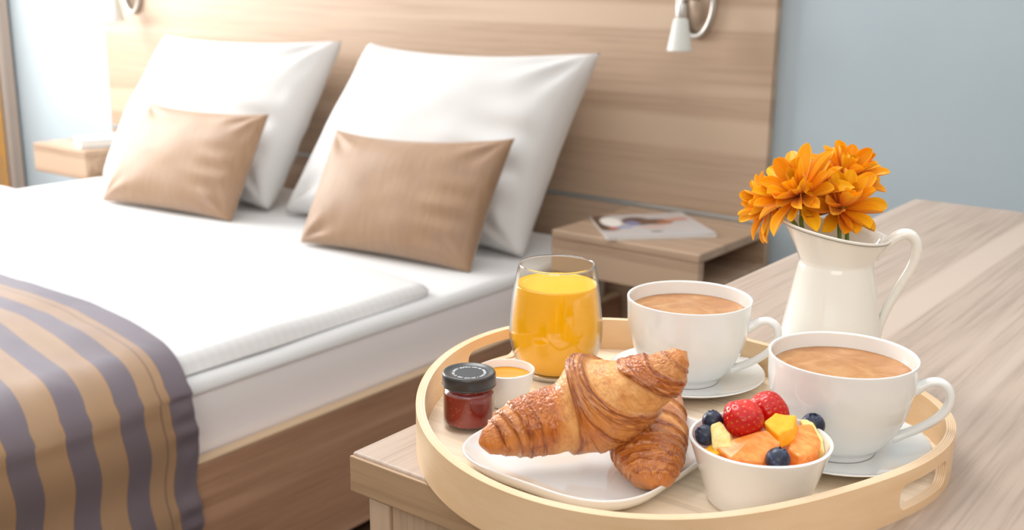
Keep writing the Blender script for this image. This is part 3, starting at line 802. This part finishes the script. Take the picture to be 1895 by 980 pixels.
# ------------------------------------------------------------------ flowers
M_petal = new_mat('orange_petal', (255, 160, 8), .5, **{'Sheen Weight': .1})
pu = nd(M_petal, 'ShaderNodeUVMap'); ps = nd(M_petal, 'ShaderNodeSeparateXYZ'); lk(M_petal, pu.outputs[0], ps.inputs[0])
pc = ramp(M_petal, ps.outputs[1], [(0, (255, 150, 0)), (.3, (255, 182, 2)), (1, (255, 202, 14))])
pw = nd(M_petal, 'ShaderNodeTexWave', wave_type='BANDS', bands_direction='X'); pw.inputs['Scale'].default_value = 2.2; pw.inputs['Distortion'].default_value = .6
lk(M_petal, pu.outputs[0], pw.inputs['Vector'])
pc = mix(M_petal, .35, pc, ramp(M_petal, pw.outputs[0], [(.3, (250, 215, 190)), (.7, (255, 255, 255))]), 'MULTIPLY')
oi = nd(M_petal, 'ShaderNodeObjectInfo'); hv = nd(M_petal, 'ShaderNodeHueSaturation')
mr = nd(M_petal, 'ShaderNodeMapRange'); mr.inputs['To Min'].default_value = .486; mr.inputs['To Max'].default_value = .506
lk(M_petal, oi.outputs['Random'], mr.inputs['Value']); lk(M_petal, mr.outputs[0], hv.inputs['Hue']); lk(M_petal, pc, hv.inputs['Color'])
lk(M_petal, hv.outputs[0], bsdf(M_petal).inputs['Base Color'])
tr = nd(M_petal, 'ShaderNodeBsdfTranslucent'); lk(M_petal, hv.outputs[0], tr.inputs[0])
ms = nd(M_petal, 'ShaderNodeMixShader'); ms.inputs[0].default_value = .18
lk(M_petal, bsdf(M_petal).outputs[0], ms.inputs[1]); lk(M_petal, tr.outputs[0], ms.inputs[2])
lk(M_petal, ms.outputs[0], M_petal.node_tree.nodes['Material Output'].inputs[0])
M_stem = new_mat('green_stem', (122, 146, 60), .5)
M_centre = new_mat('flower_centre', (150, 140, 40), .7)
def petal_mesh(L, Wd, cup, bend, curl, seed):
    Wd = Wd*.92; rnd = random.Random(seed); nu, nv = 9, 16; V, U = [], []
    tw = rnd.uniform(-.25, .25); notch = rnd.uniform(0, .05)
    for layer in (0, 1):
        for j in range(nv):
            t = j/(nv-1)
            w = Wd*(.22+.78*math.sin(min(1, t*1.25+.02)*PI*.5)**1.1)*(1-max(0, (t-.62)/.38)**2.2)**.6 if t < .999 else Wd*.08
            for i in range(nu):
                s = 2*i/(nu-1)-1
                x = s*w*.5; y = L*t*(1-notch*(abs(s) < .2)*(t > .9))
                z = cup*w*(s*s)+bend*L*t*t+.0006*math.cos(s*PI*2.5)*math.sin(t*PI)
                z += curl*L*.25*max(0, t-.7)**1.5
                x2 = x*math.cos(tw*t)-z*math.sin(tw*t); z2 = x*math.sin(tw*t)+z*math.cos(tw*t)
                V.append((x2, y, z2-(.00045 if layer else 0))); U.append((i/(nu-1), t))
    F = grid_faces(nv, nu); k = nu*nv
    F2 = [tuple(a+k for a in f[::-1]) for f in F]
    me = bpy.data.meshes.new('petal'); me.from_pydata(V, [], F+F2)
    l = me.uv_layers.new(name='UVMap'); idx = np.empty(len(me.loops), int); me.loops.foreach_get('vertex_index', idx); l.data.foreach_set('uv', np.array(U)[idx].ravel())
    me.materials.append(M_petal); me.shade_smooth(); return me
petals_long = [petal_mesh(.030, .0105, .35, b, c_, s) for s, (b, c_) in enumerate([(.10, .8), (.22, -.6), (-.05, .9), (.16, 0), (-.16, -.8), (.05, .4)])]
petals_wide = [petal_mesh(.027, .0125, .42, b, c_, s+20) for s, (b, c_) in enumerate([(.18, -.5), (.28, .3), (.08, .6), (.22, -.9)])]
petals_short = [petal_mesh(.017, .0070, .55, b, c_, s+40) for s, (b, c_) in enumerate([(.3, .2), (.42, -.3), (.2, .5)])]
def flower(ctr, axis, label, stem_end, seed, scale=1.0, via=None, spin=0, lay=None, drop=None):
    t = thing('flower', ctr, label, 'flower', 'orange flowers in the pitcher')
    rnd = random.Random(seed)
    q = Vector(axis).normalized().to_track_quat('Z', 'Y')
    lay = lay or [(12, 4, petals_long, 1.0), (12, 24, petals_long, 1.0), (9, 46, petals_wide, .95), (5, 66, petals_short, 1.0)]
    for li, (n, el, meshes, sc) in enumerate(lay):
        for i in range(n):
            p = bpy.data.objects.new('petal', rnd.choice(meshes)); COL.objects.link(p); p.parent = t
            az = 2*PI*(i+.5*(li % 2))/n+rnd.uniform(-.16, .16)+spin
            e = math.radians(el+rnd.uniform(-11, 11))
            R_ = Matrix.Rotation(az, 4, 'Z') @ Matrix.Rotation(e, 4, 'X') @ Matrix.Rotation(rnd.uniform(-.3, .3), 4, 'Y')
            k = sc*scale*rnd.uniform(.86, 1.1)
            p.matrix_local = q.to_matrix().to_4x4() @ Matrix.Translation((0, 0, .0008*li)) @ R_ @ Matrix.Translation((0, .0022, 0)) @ Matrix.Scale(k, 4)
    # centre button and green cup
    def ball(name, mat, off, rx, rz):
        bm = bmesh.new(); bmesh.ops.create_icosphere(bm, subdivisions=2, radius=1)
        for v_ in bm.verts:
            c_ = Vector((v_.co.x*rx, v_.co.y*rx, v_.co.z*rz+off)); v_.co = q @ c_ + Vector(ctr)
        bm.verts.index_update(); return from_bm(name, bm, mat, t)
    ball('flower_centre', M_centre, .004*scale, .0040*scale, .0030*scale)
    ball('calyx', M_stem, -.0015*scale, .0048*scale, .0035*scale)
    a = Vector(ctr)-(q @ Vector((0, 0, .004))); b = Vector(stem_end)
    m_ = Vector(via) if via else a.lerp(b, .4)
    tube('stem', [tuple(a), tuple(m_), tuple(b)], .0018, M_stem, t, 24, 10)
    return t
toc = -fwd; left_ = -rgt; UP = Vector((0, 0, 1))
SPD = Vector((math.cos(SP), math.sin(SP), 0)); PCV = Vector((PC[0], PC[1], 0))
def inside_pt(r, z): return tuple(PCV+SPD*r+Vector((0, 0, DZ+z)))
flower((-.3600, .8650, 1.0010), (toc*.42+UP*.72+left_*.62), 'big orange flower at front left of the bouquet, over the spout', inside_pt(.0, .085), 3, 1.30, via=inside_pt(.028, .128))
flower((-.3300, .8770, .9930), (toc*.62+UP*.74-left_*.12), 'wide yellow-orange flower at front right with petals over the pitcher rim', inside_pt(-.004, .07), 8, 1.14, spin=.3, via=inside_pt(-.002, .115),
       lay=[(9, -8, petals_wide, 1.05), (11, 12, petals_wide, 1.15), (8, 40, petals_wide, 1.1), (4, 60, petals_wide, .7)])
flower((-.3450, .9200, 1.0110), (toc*.40+UP*.85-left_*.20), 'deep orange flower highest at the back right of the bouquet', inside_pt(-.010, .08), 12, 1.06, via=(-.330, .893, .985))
flower((-.3965, .8920, .9850), (toc*.25+UP*.10+left_*.95), 'smaller orange flower lowest at the far left, overhanging the spout', inside_pt(.008, .09), 17, 1.0, via=inside_pt(.036, .137))

# ------------------------------------------------------------------ croissants
M_cro = new_mat('baked_crust', (200, 130, 70), .38, **{'Coat Weight': .25, 'Coat Roughness': .18, 'Subsurface Weight': .03, 'Subsurface Radius': (.01, .005, .002), 'Subsurface Scale': .3})
at = nd(M_cro, 'ShaderNodeAttribute', attribute_name='crust')
cn = noise_tex(M_cro, coords(M_cro), 160, 5, .65); cn2 = noise_tex(M_cro, coords(M_cro), 620, 3, .6)
spk = ramp(M_cro, cn, [(.32, (196, 150, 120)), (.52, (255, 255, 255))])
cc = mix(M_cro, .5, at.outputs['Color'], spk, 'MULTIPLY')
lk(M_cro, cc, bsdf(M_cro).inputs['Base Color'])
sepc = nd(M_cro, 'ShaderNodeSeparateColor'); lk(M_cro, at.outputs['Color'], sepc.inputs[0])
rr_ = nd(M_cro, 'ShaderNodeMapRange'); rr_.inputs['From Min'].default_value = .12; rr_.inputs['From Max'].default_value = .40; rr_.inputs['To Min'].default_value = .2; rr_.inputs['To Max'].default_value = .65
lk(M_cro, sepc.outputs[1], rr_.inputs['Value']); lk(M_cro, rr_.outputs[0], bsdf(M_cro).inputs['Roughness'])
hmix = mix(M_cro, .5, cn, cn2); bump(M_cro, hmix, .4, .0009)
_rs = np.random.RandomState(11); _T = _rs.rand(256, 256)*2-1
def vn(x, y):
    """smooth value noise, vectorised; y wraps every 256 cells"""
    xi, yi = np.floor(x).astype(int), np.floor(y).astype(int); fx, fy = x-xi, y-yi
    fx = fx*fx*(3-2*fx); fy = fy*fy*(3-2*fy); g = lambda i, j: _T[i % 256, j % 256]
    return (g(xi, yi)*(1-fx)+g(xi+1, yi)*fx)*(1-fy)+(g(xi, yi+1)*(1-fx)+g(xi+1, yi+1)*fx)*fy
def vf(x, y, o=3):
    r = 0; a = 1
    for k in range(o): r = r+a*vn(x*2**k+17*k, y*2**k+31*k); a *= .5
    return r/1.6
def croissant(name, spine, bands, zones, label, seed, topdir, hump=(0, .5, .1), squash=1.0):
    NU, NV = 640, 280
    sp = resample(np.array(spine), NU)
    P, R = sp[:, :3], np.maximum(sp[:, 3], .0012)
    T = np.gradient(P, axis=0); T /= np.linalg.norm(T, axis=1)[:, None]
    L = np.r_[0, np.cumsum(np.linalg.norm(np.diff(P, axis=0), axis=1))]; U_ = L/L[-1]; Lm = L[-1]
    top = np.array(topdir, float)
    th = np.linspace(0, 2*PI, NV, endpoint=False)
    V = np.zeros((NU, NV, 3))
    uu, vv = np.meshgrid(U_, th, indexing='ij'); cv_ = np.cos(vv); sv_ = np.sin(vv)
    # noise coordinates that wrap around the tube: blend of two planar lookups
    def tub(f, ku, kv, o=3):
        w = .5+.5*np.cos(vv)
        return f(uu*ku+seed*7, sv_*kv+50, o)*w+f(uu*ku+seed*7+90, sv_*kv+120, o)*(1-w)
    big = tub(vf, 7, 1.6); mid = tub(vf, 26, 5); fin = tub(vf, 95, 18, 2)
    step = np.zeros((NU, NV)); pale = np.zeros((NU, NV)); ridge = np.zeros((NU, NV)); lam = np.zeros((NU, NV)); strat = np.zeros((NU, NV))
    for k, (ub, side, amp, hgt, sl, pw, lw) in enumerate(bands):
        b = ub - side*amp*cv_ + sl*sv_ + .007*big + .0012*mid
        dd = (uu-b)*side*Lm
        inn = 1/(1+np.exp(np.clip(dd/.00035, -50, 50)))
        step += hgt*(.95*np.exp(np.minimum(dd, 0)/.009)*inn-.8*np.exp(-np.maximum(dd, 0)/.008)*(1-inn))
        ridge += np.exp(-((dd+.0012)/.0022)**2)*min(1, hgt/.0015)
        zone = np.exp(-(np.minimum(dd+.0005, 0)/lw)**2)*(dd < 0)
        ln = vn(dd*900+k*13+1.6*big, vv*3.0/PI*4+big*2)        # laminations that follow the band's lip
        ln2 = vn(dd*1700+k*31+1.6*big, vv*16/PI)
        strat = np.where(zone > lam, .75*ln+.45*ln2, strat); lam = np.maximum(lam, zone)
        pale = np.maximum(pale, pw*np.exp(-(np.maximum(dd, 0)/.0135)**4)*(dd > -.0002))
    crink = np.zeros((NU, NV)); brown = np.zeros((NU, NV))
    for (u0, u1, cr, br) in zones:
        w = 1/(1+np.exp(-(uu-u0+.01*big)*140))/(1+np.exp((uu-u1+.01*big)*140)); crink += cr*w; brown += br*w
    rg = np.abs(tub(vf, 55, 11, 3))
    step += .0006*strat*lam + .0009*(.5-np.minimum(1, rg*2.2))*crink*(1-.6*lam) + .00035*fin
    rr = R[:, None]*(1+.035*big+.012*mid)+step
    rr += hump[0]*np.exp(-np.abs((uu-hump[1])/hump[2])**1.5)*np.clip(cv_, 0, 1)**3
    rr *= np.clip(np.minimum(uu, 1-uu)*30, 0, 1)**.5
    for i in range(NU):
        n_ = top-T[i]*top.dot(T[i]); n_ /= np.linalg.norm(n_); b_ = np.cross(T[i], n_)
        V[i] = P[i]+rr[i][:, None]*(np.cos(th)[:, None]*n_*squash+np.sin(th)[:, None]*b_)
    c3 = lambda *c: np.array(lin(c)[:3])
    gold, red, dark, pal = c3(210, 134, 56), c3(184, 98, 32), c3(130, 60, 20), c3(230, 174, 106)
    def mx(C, c, w): w = np.clip(w, 0, 1)[..., None]; return C*(1-w)+c*w
    C = np.ones((NU, NV, 3))*gold
    C = mx(C, red, .42+.75*big+.3*mid)
    C = mx(C, red, brown*(.8+.5*mid)); C = mx(C, dark, crink*np.clip(.55-rg*2.4, 0, 1)*.9)
    C = mx(C, pal, pale*(.85+.5*mid+.35*fin))
    C = mx(C, red, pale*np.clip(.5-rg*4, 0, 1)*.5)
    C = mx(C, pal, np.clip(-cv_*1.5-.45, 0, 1)*.55)
    C = mx(C, dark, lam*(.25-.9*strat)); C = mx(C, c3(222, 150, 76), lam*(strat-.12)*1.6)
    C = mx(C, dark, ridge*(.42+.35*fin))
    F = grid_faces(NU, NV, False, True)+[tuple(range(NV))[::-1], tuple(range((NU-1)*NV, NU*NV))]
    o = mk(name, V.reshape(-1, 3), F, M_cro, org=tuple(P[NU//2]-np.array([0, 0, R[NU//2]])), col=C.reshape(-1, 3))
    bm = bmesh.new(); bm.from_mesh(o.data); bmesh.ops.recalc_face_normals(bm, faces=bm.faces); bm.to_mesh(o.data); bm.free(); o.data.shade_smooth()
    return tag(o, label, 'croissant', 'croissants on the plate')
c1 = [(-0.4268,0.5233,0.8780,0.0064),(-0.4205,0.5302,0.8804,0.0114),(-0.4123,0.5418,0.8845,0.0179),(-0.4006,0.5559,0.8884,0.0212),(-0.3894,0.5680,0.8912,0.0238),(-0.3775,0.5778,0.8973,0.0295),(-0.3634,0.5833,0.9049,0.0286),(-0.3515,0.5871,0.9124,0.0237),(-0.3424,0.5898,0.9194,0.0200),(-0.3329,0.5957,0.9270,0.0161),(-0.3268,0.6032,0.9356,0.0102),(-0.3245,0.6066,0.9390,0.0072),(-0.3228,0.6092,0.9415,0.0018)]
# bands: (position, side, chevron amplitude, step height, slant, pale weight)
b1 = [(.425, -1, .055, .0024, .0, 1.0, .007), (.500, -1, .035, .0008, .0, .0, .003), (.680, 1, .095, .0024, .0, 1.0, .009), (.575, 1, .050, .0011, .0, .35, .004), (.63, 1, .080, .0005, .0, .0, .004),
      (.790, -1, -.060, .0013, .02, .9, .004), (.835, 1, .05, .0006, .0, .0, .004), (.890, 1, .04, .0013, -.01, .5, .005), (.94, 1, .01, .0009, 0, .3, .003),
      (.235, -1, -.01, .0006, .02, .0, .003), (.175, -1, -.01, .0013, .02, .3, .005), (.125, -1, -.01, .0012, .02, .3, .004), (.075, -1, 0, .0009, .01, .2, .003)]
z1 = [(.17, .335, 1.1, .8), (.50, .66, .35, .55), (.77, .92, .8, .7), (.0, .14, .3, .5)]
croissant('croissant', c1, b1, z1, 'large golden croissant lying on top, its tip raised towards the far cup', 2, (0, -.05, 1), hump=(.0070, .530, .075))
c2 = [(-0.3211,0.5681,0.8598,0.0080),(-0.3225,0.5710,0.8636,0.0130),(-0.3278,0.5790,0.8673,0.0180),(-0.3361,0.5906,0.8699,0.0228),(-0.3482,0.6073,0.8717,0.0258),(-0.3609,0.6323,0.8710,0.0250),(-0.3729,0.6628,0.8688,0.0200),(-0.3864,0.6976,0.8636,0.0130),(-0.3990,0.7266,0.8583,0.0060)]
b2 = [(.58, -1, -.03, .0020, .0, .8, .006), (.36, -1, -.03, .0020, .01, .9, .007), (.26, -1, -.03, .0014, 0, .3, .006), (.195, -1, -.03, .0012, 0, .2, .005), (.145, -1, -.02, .0010, 0, .2, .004), (.105, -1, -.02, .0009, 0, .2, .004), (.07, -1, -.01, .0008, 0, .2, .003), (.04, -1, -.01, .0007, 0, .2, .003),
      (.80, 1, -.03, .0016, 0, .6, .005)]
z2 = [(.0, .30, .5, .8), (.38, .55, .4, .9)]
croissant('croissant', c2, b2, z2, 'darker croissant underneath, its end pointing at the plate front', 9, (0, -.1, 1), squash=.76)

# ------------------------------------------------------------------ fruit
M_straw = new_mat('strawberry_skin', (205, 22, 24), .22, **{'Subsurface Weight': .15, 'Subsurface Radius': (.01, .002, .002), 'Subsurface Scale': .3})
sa = nd(M_straw, 'ShaderNodeAttribute', attribute_name='crust'); lk(M_straw, sa.outputs['Color'], bsdf(M_straw).inputs['Base Color'])
def strawberry(ctr, R, Ln, axis, label, seed, facets=0):
    nu, nv = 110, 150; q = Vector(axis).normalized().to_track_quat('Z', 'Y'); V, C = [], []
    seeds = []
    gold = PI*(3-5**.5); ns = 120
    for k in range(ns):
        t = (k+.5)/ns; seeds.append((t, (k*gold) % (2*PI)))
    def prof(t):   # t 0 = stem end, 1 = tip
        z = Ln*(.5-t); r = R*(math.sin(min(1, t*2.3+.06)*PI/2))**.7*(1-max(0, (t-.38)/.62)**2.1)**.62 if t < 1 else 0
        return r, z
    sd = [np.array([prof(t)[0]*math.cos(a), prof(t)[0]*math.sin(a), prof(t)[1]]) for t, a in seeds if .05 < t < .96]
    sd = np.array(sd)
    for i in range(nu):
        t = i/(nu-1); r, z = prof(min(t, .99999))
        for j in range(nv):
            a = 2*PI*j/nv
            p = np.array([r*math.cos(a), r*math.sin(a), z])
            d = np.sort(np.linalg.norm(sd-p, axis=1))[0] if r > 1e-4 else .01
            dent = -.00055*math.exp(-(d/.00085)**2)
            k = 1+.05*noise.noise(Vector((p[0]*120+seed, p[1]*120, p[2]*120)))
            nrm = p/ (np.linalg.norm(p)+1e-9)
            p = p*k+nrm*dent
            w = math.exp(-(d/.00042)**2)
            base = np.array(lin((192, 14, 14))[:3]) if t > .12 else np.array(lin((214, 44, 34))[:3])
            C.append(base*(1-w)+np.array(lin((214, 150, 50))[:3])*w)
            V.append(tuple(q @ Vector(p)+Vector(ctr)))
    F = grid_faces(nu, nv, False, True)+[tuple(range(nv))[::-1]]
    o = mk('strawberry', V, F, M_straw, org=tuple(Vector(ctr)-Vector((0, 0, R))), col=C)
    bm = bmesh.new(); bm.from_mesh(o.data); bmesh.ops.recalc_face_normals(bm, faces=bm.faces); bm.to_mesh(o.data); bm.free(); o.data.shade_smooth()
    return tag(o, label, 'strawberry', 'strawberries on the fruit bowl')
strawberry((-.2862, .6212, .8995), .0138, .0270, (.25, .25, .9), 'whole red strawberry at front left of the fruit bowl', 1)
strawberry((-.2805, .6490, .8985), .0125, .0285, (-.75, -.1, .35), 'red strawberry lying on its side at the back of the fruit bowl', 5)
M_blue = new_mat('blueberry_skin', (34, 42, 66), .32)
bnn = noise_tex(M_blue, coords(M_blue), 160, 4, .6)
lk(M_blue, ramp(M_blue, bnn, [(.36, (20, 24, 40)), (.55, (40, 50, 76)), (.75, (104, 118, 148))]), bsdf(M_blue).inputs['Base Color'])
def blueberry(ctr, R, axis, label):
    q = Vector(axis).normalized().to_track_quat('Z', 'Y')
    prof = [(0, .80), (.22, .79), (.30, .82), (.34, .94), (.38, .965), (.43, .92), (.55, .84), (.78, .62), (.95, .3), (1, 0), (.95, -.32), (.76, -.66), (.42, -.88), (0, -.93)]
    prof = fine(prof, 44); n = 50; V = []
    for r, z in prof:
        for j in range(n):
            a = 2*PI*j/n; star = 1
            zz = z+(.05*math.cos(5*a) if .3 < r < .46 and z > .85 else 0)
            k = 1+.02*noise.noise(Vector((r*math.cos(a)*2, r*math.sin(a)*2, z*2+ctr[0]*90)))
            V.append(tuple(q @ Vector((max(r, 0)*math.cos(a)*R*k, max(r, 0)*math.sin(a)*R*k, zz*R*k))+Vector(ctr)))
    F = grid_faces(len(prof), n, False, True)
    o = mk('blueberry', V, F, M_blue, org=tuple(Vector(ctr)-Vector((0, 0, R))))
    bm = bmesh.new(); bm.from_mesh(o.data); bmesh.ops.remove_doubles(bm, verts=bm.verts, dist=1e-6); bmesh.ops.recalc_face_normals(bm, faces=bm.faces); bm.to_mesh(o.data); bm.free(); o.data.shade_smooth()
    return tag(o, label, 'blueberry', 'blueberries in the fruit bowl')
blueberry((-.3045, .6150, .8960), .0070, (-.2, .1, .9), 'blueberry at the left back of the bowl, behind another blueberry')
blueberry((-.3020, .6010, .8915), .0068, (-.5, -.6, .5), 'blueberry at the bowl left rim beside the pineapple')
blueberry((-.2560, .6640, .8900), .0080, (.1, -.3, .9), 'blueberry with its crown up at the right of the bowl')
blueberry((-.2535, .6045, .8870), .0078, (.2, .3, .9), 'blueberry at the bowl front, below the mango')

def fruit_mat(name, a, b, sc):
    m = new_mat(name, a, .28, **{'Subsurface Weight': .2, 'Subsurface Radius': (.01, .005, .002), 'Subsurface Scale': .4})
    n = noise_tex(m, coords(m, sc), 1, 4, .6)
    lk(m, ramp(m, n, [(.35, a), (.65, b)]), bsdf(m).inputs['Base Color']); bump(m, n, .12, .001)
    return m
M_melon = fruit_mat('cantaloupe_flesh', (244, 132, 44), (252, 168, 88), (90, 300, 300))
M_mango = fruit_mat('mango_flesh', (252, 176, 20), (255, 196, 52), (150, 150, 150))
M_pine = fruit_mat('pineapple_flesh', (236, 208, 120), (250, 232, 168), (420, 120, 420))
def chunk(name, pts, mat, label, cat, bev=.0022, org=None):
    bm = bmesh.new()
    for p in pts: bm.verts.new(p)
    bmesh.ops.convex_hull(bm, input=bm.verts[:])
    bmesh.ops.delete(bm, geom=[v for v in bm.verts if not v.link_faces], context='VERTS')
    bmesh.ops.dissolve_limit(bm, angle_limit=math.radians(12), verts=bm.verts[:], edges=bm.edges[:])
    bmesh.ops.bevel(bm, geom=bm.edges[:], offset=bev, segments=4, affect='EDGES', profile=.6)
    bmesh.ops.triangulate(bm, faces=bm.faces[:])
    bmesh.ops.subdivide_edges(bm, edges=bm.edges[:], cuts=2, use_grid_fill=True)
    bmesh.ops.recalc_face_normals(bm, faces=bm.faces[:])
    for v_ in bm.verts:
        v_.co += v_.normal*.0005*noise.fractal(v_.co*220, 1, 2, 2)
    bm.verts.index_update()
    o = from_bm(name, bm, mat)
    return tag(o, label, cat)
def slab(poly, down):
    return [tuple(p) for p in poly]+[tuple(Vector(p)+Vector(down)) for p in poly]
chunk('melon_piece', slab([(-.2950, .5960, .8885), (-.2885, .6010, .8915), (-.2700, .6200, .8985), (-.2580, .6190, .8925), (-.2610, .6010, .8850), (-.2780, .5895, .8855)], (.002, .006, -.016)), M_melon, 'long orange cantaloupe piece lying across the front of the bowl', 'melon')
chunk('melon_piece', slab([(-.2555, .6230, .8880), (-.2600, .6450, .8960), (-.2520, .6520, .8965), (-.2415, .6430, .8905), (-.2400, .6330, .8880), (-.2460, .6190, .8860)], (.0, .002, -.016)), M_melon, 'rounded cantaloupe piece at the right of the bowl, under the mango', 'melon')
chunk('mango_piece', slab([(-.2735, .6235, .9010), (-.2700, .6350, .9045), (-.2590, .6420, .9035), (-.2560, .6320, .8985), (-.2620, .6210, .8960)], (.002, .0015, -.010)), M_mango, 'bright yellow mango cube on top between strawberry and melon', 'mango', .0018)
chunk('mango_piece', slab([(-.3000, .5920, .8850), (-.2960, .5990, .8880), (-.2880, .5960, .8860), (-.2900, .5880, .8840)], (.0, .002, -.010)), M_mango, 'small yellow mango piece low at the left, under the pineapple', 'mango', .0015)
chunk('pineapple_piece', slab([(-.2990, .6000, .9000), (-.2955, .6080, .9010), (-.2870, .6060, .8950), (-.2820, .5985, .8900), (-.2935, .5935, .8875)], (.003, .004, -.011)), M_pine, 'pale yellow pineapple wedge left of the front strawberry', 'pineapple', .0016)
chunk('pineapple_piece', slab([(-.2620, .6560, .8950), (-.2560, .6600, .8960), (-.2430, .6500, .8890), (-.2370, .6400, .8840), (-.2440, .6400, .8850)], (.0, .0, -.012)), M_pine, 'pale pineapple piece at the right rim beneath the crowned blueberry', 'pineapple', .0014)
# fruit filling the bowl beneath the visible layer
chunk('melon_piece', [(BC[0]+.033*math.cos(a), BC[1]+.033*math.sin(a), FZ+.030) for a in np.linspace(0, 6.1, 10)]+[(BC[0]+.027*math.cos(a), BC[1]+.027*math.sin(a), FZ+.008) for a in np.linspace(0, 6.1, 10)], M_melon, 'orange melon glimpsed in the gaps at the bottom of the bowl', 'melon')
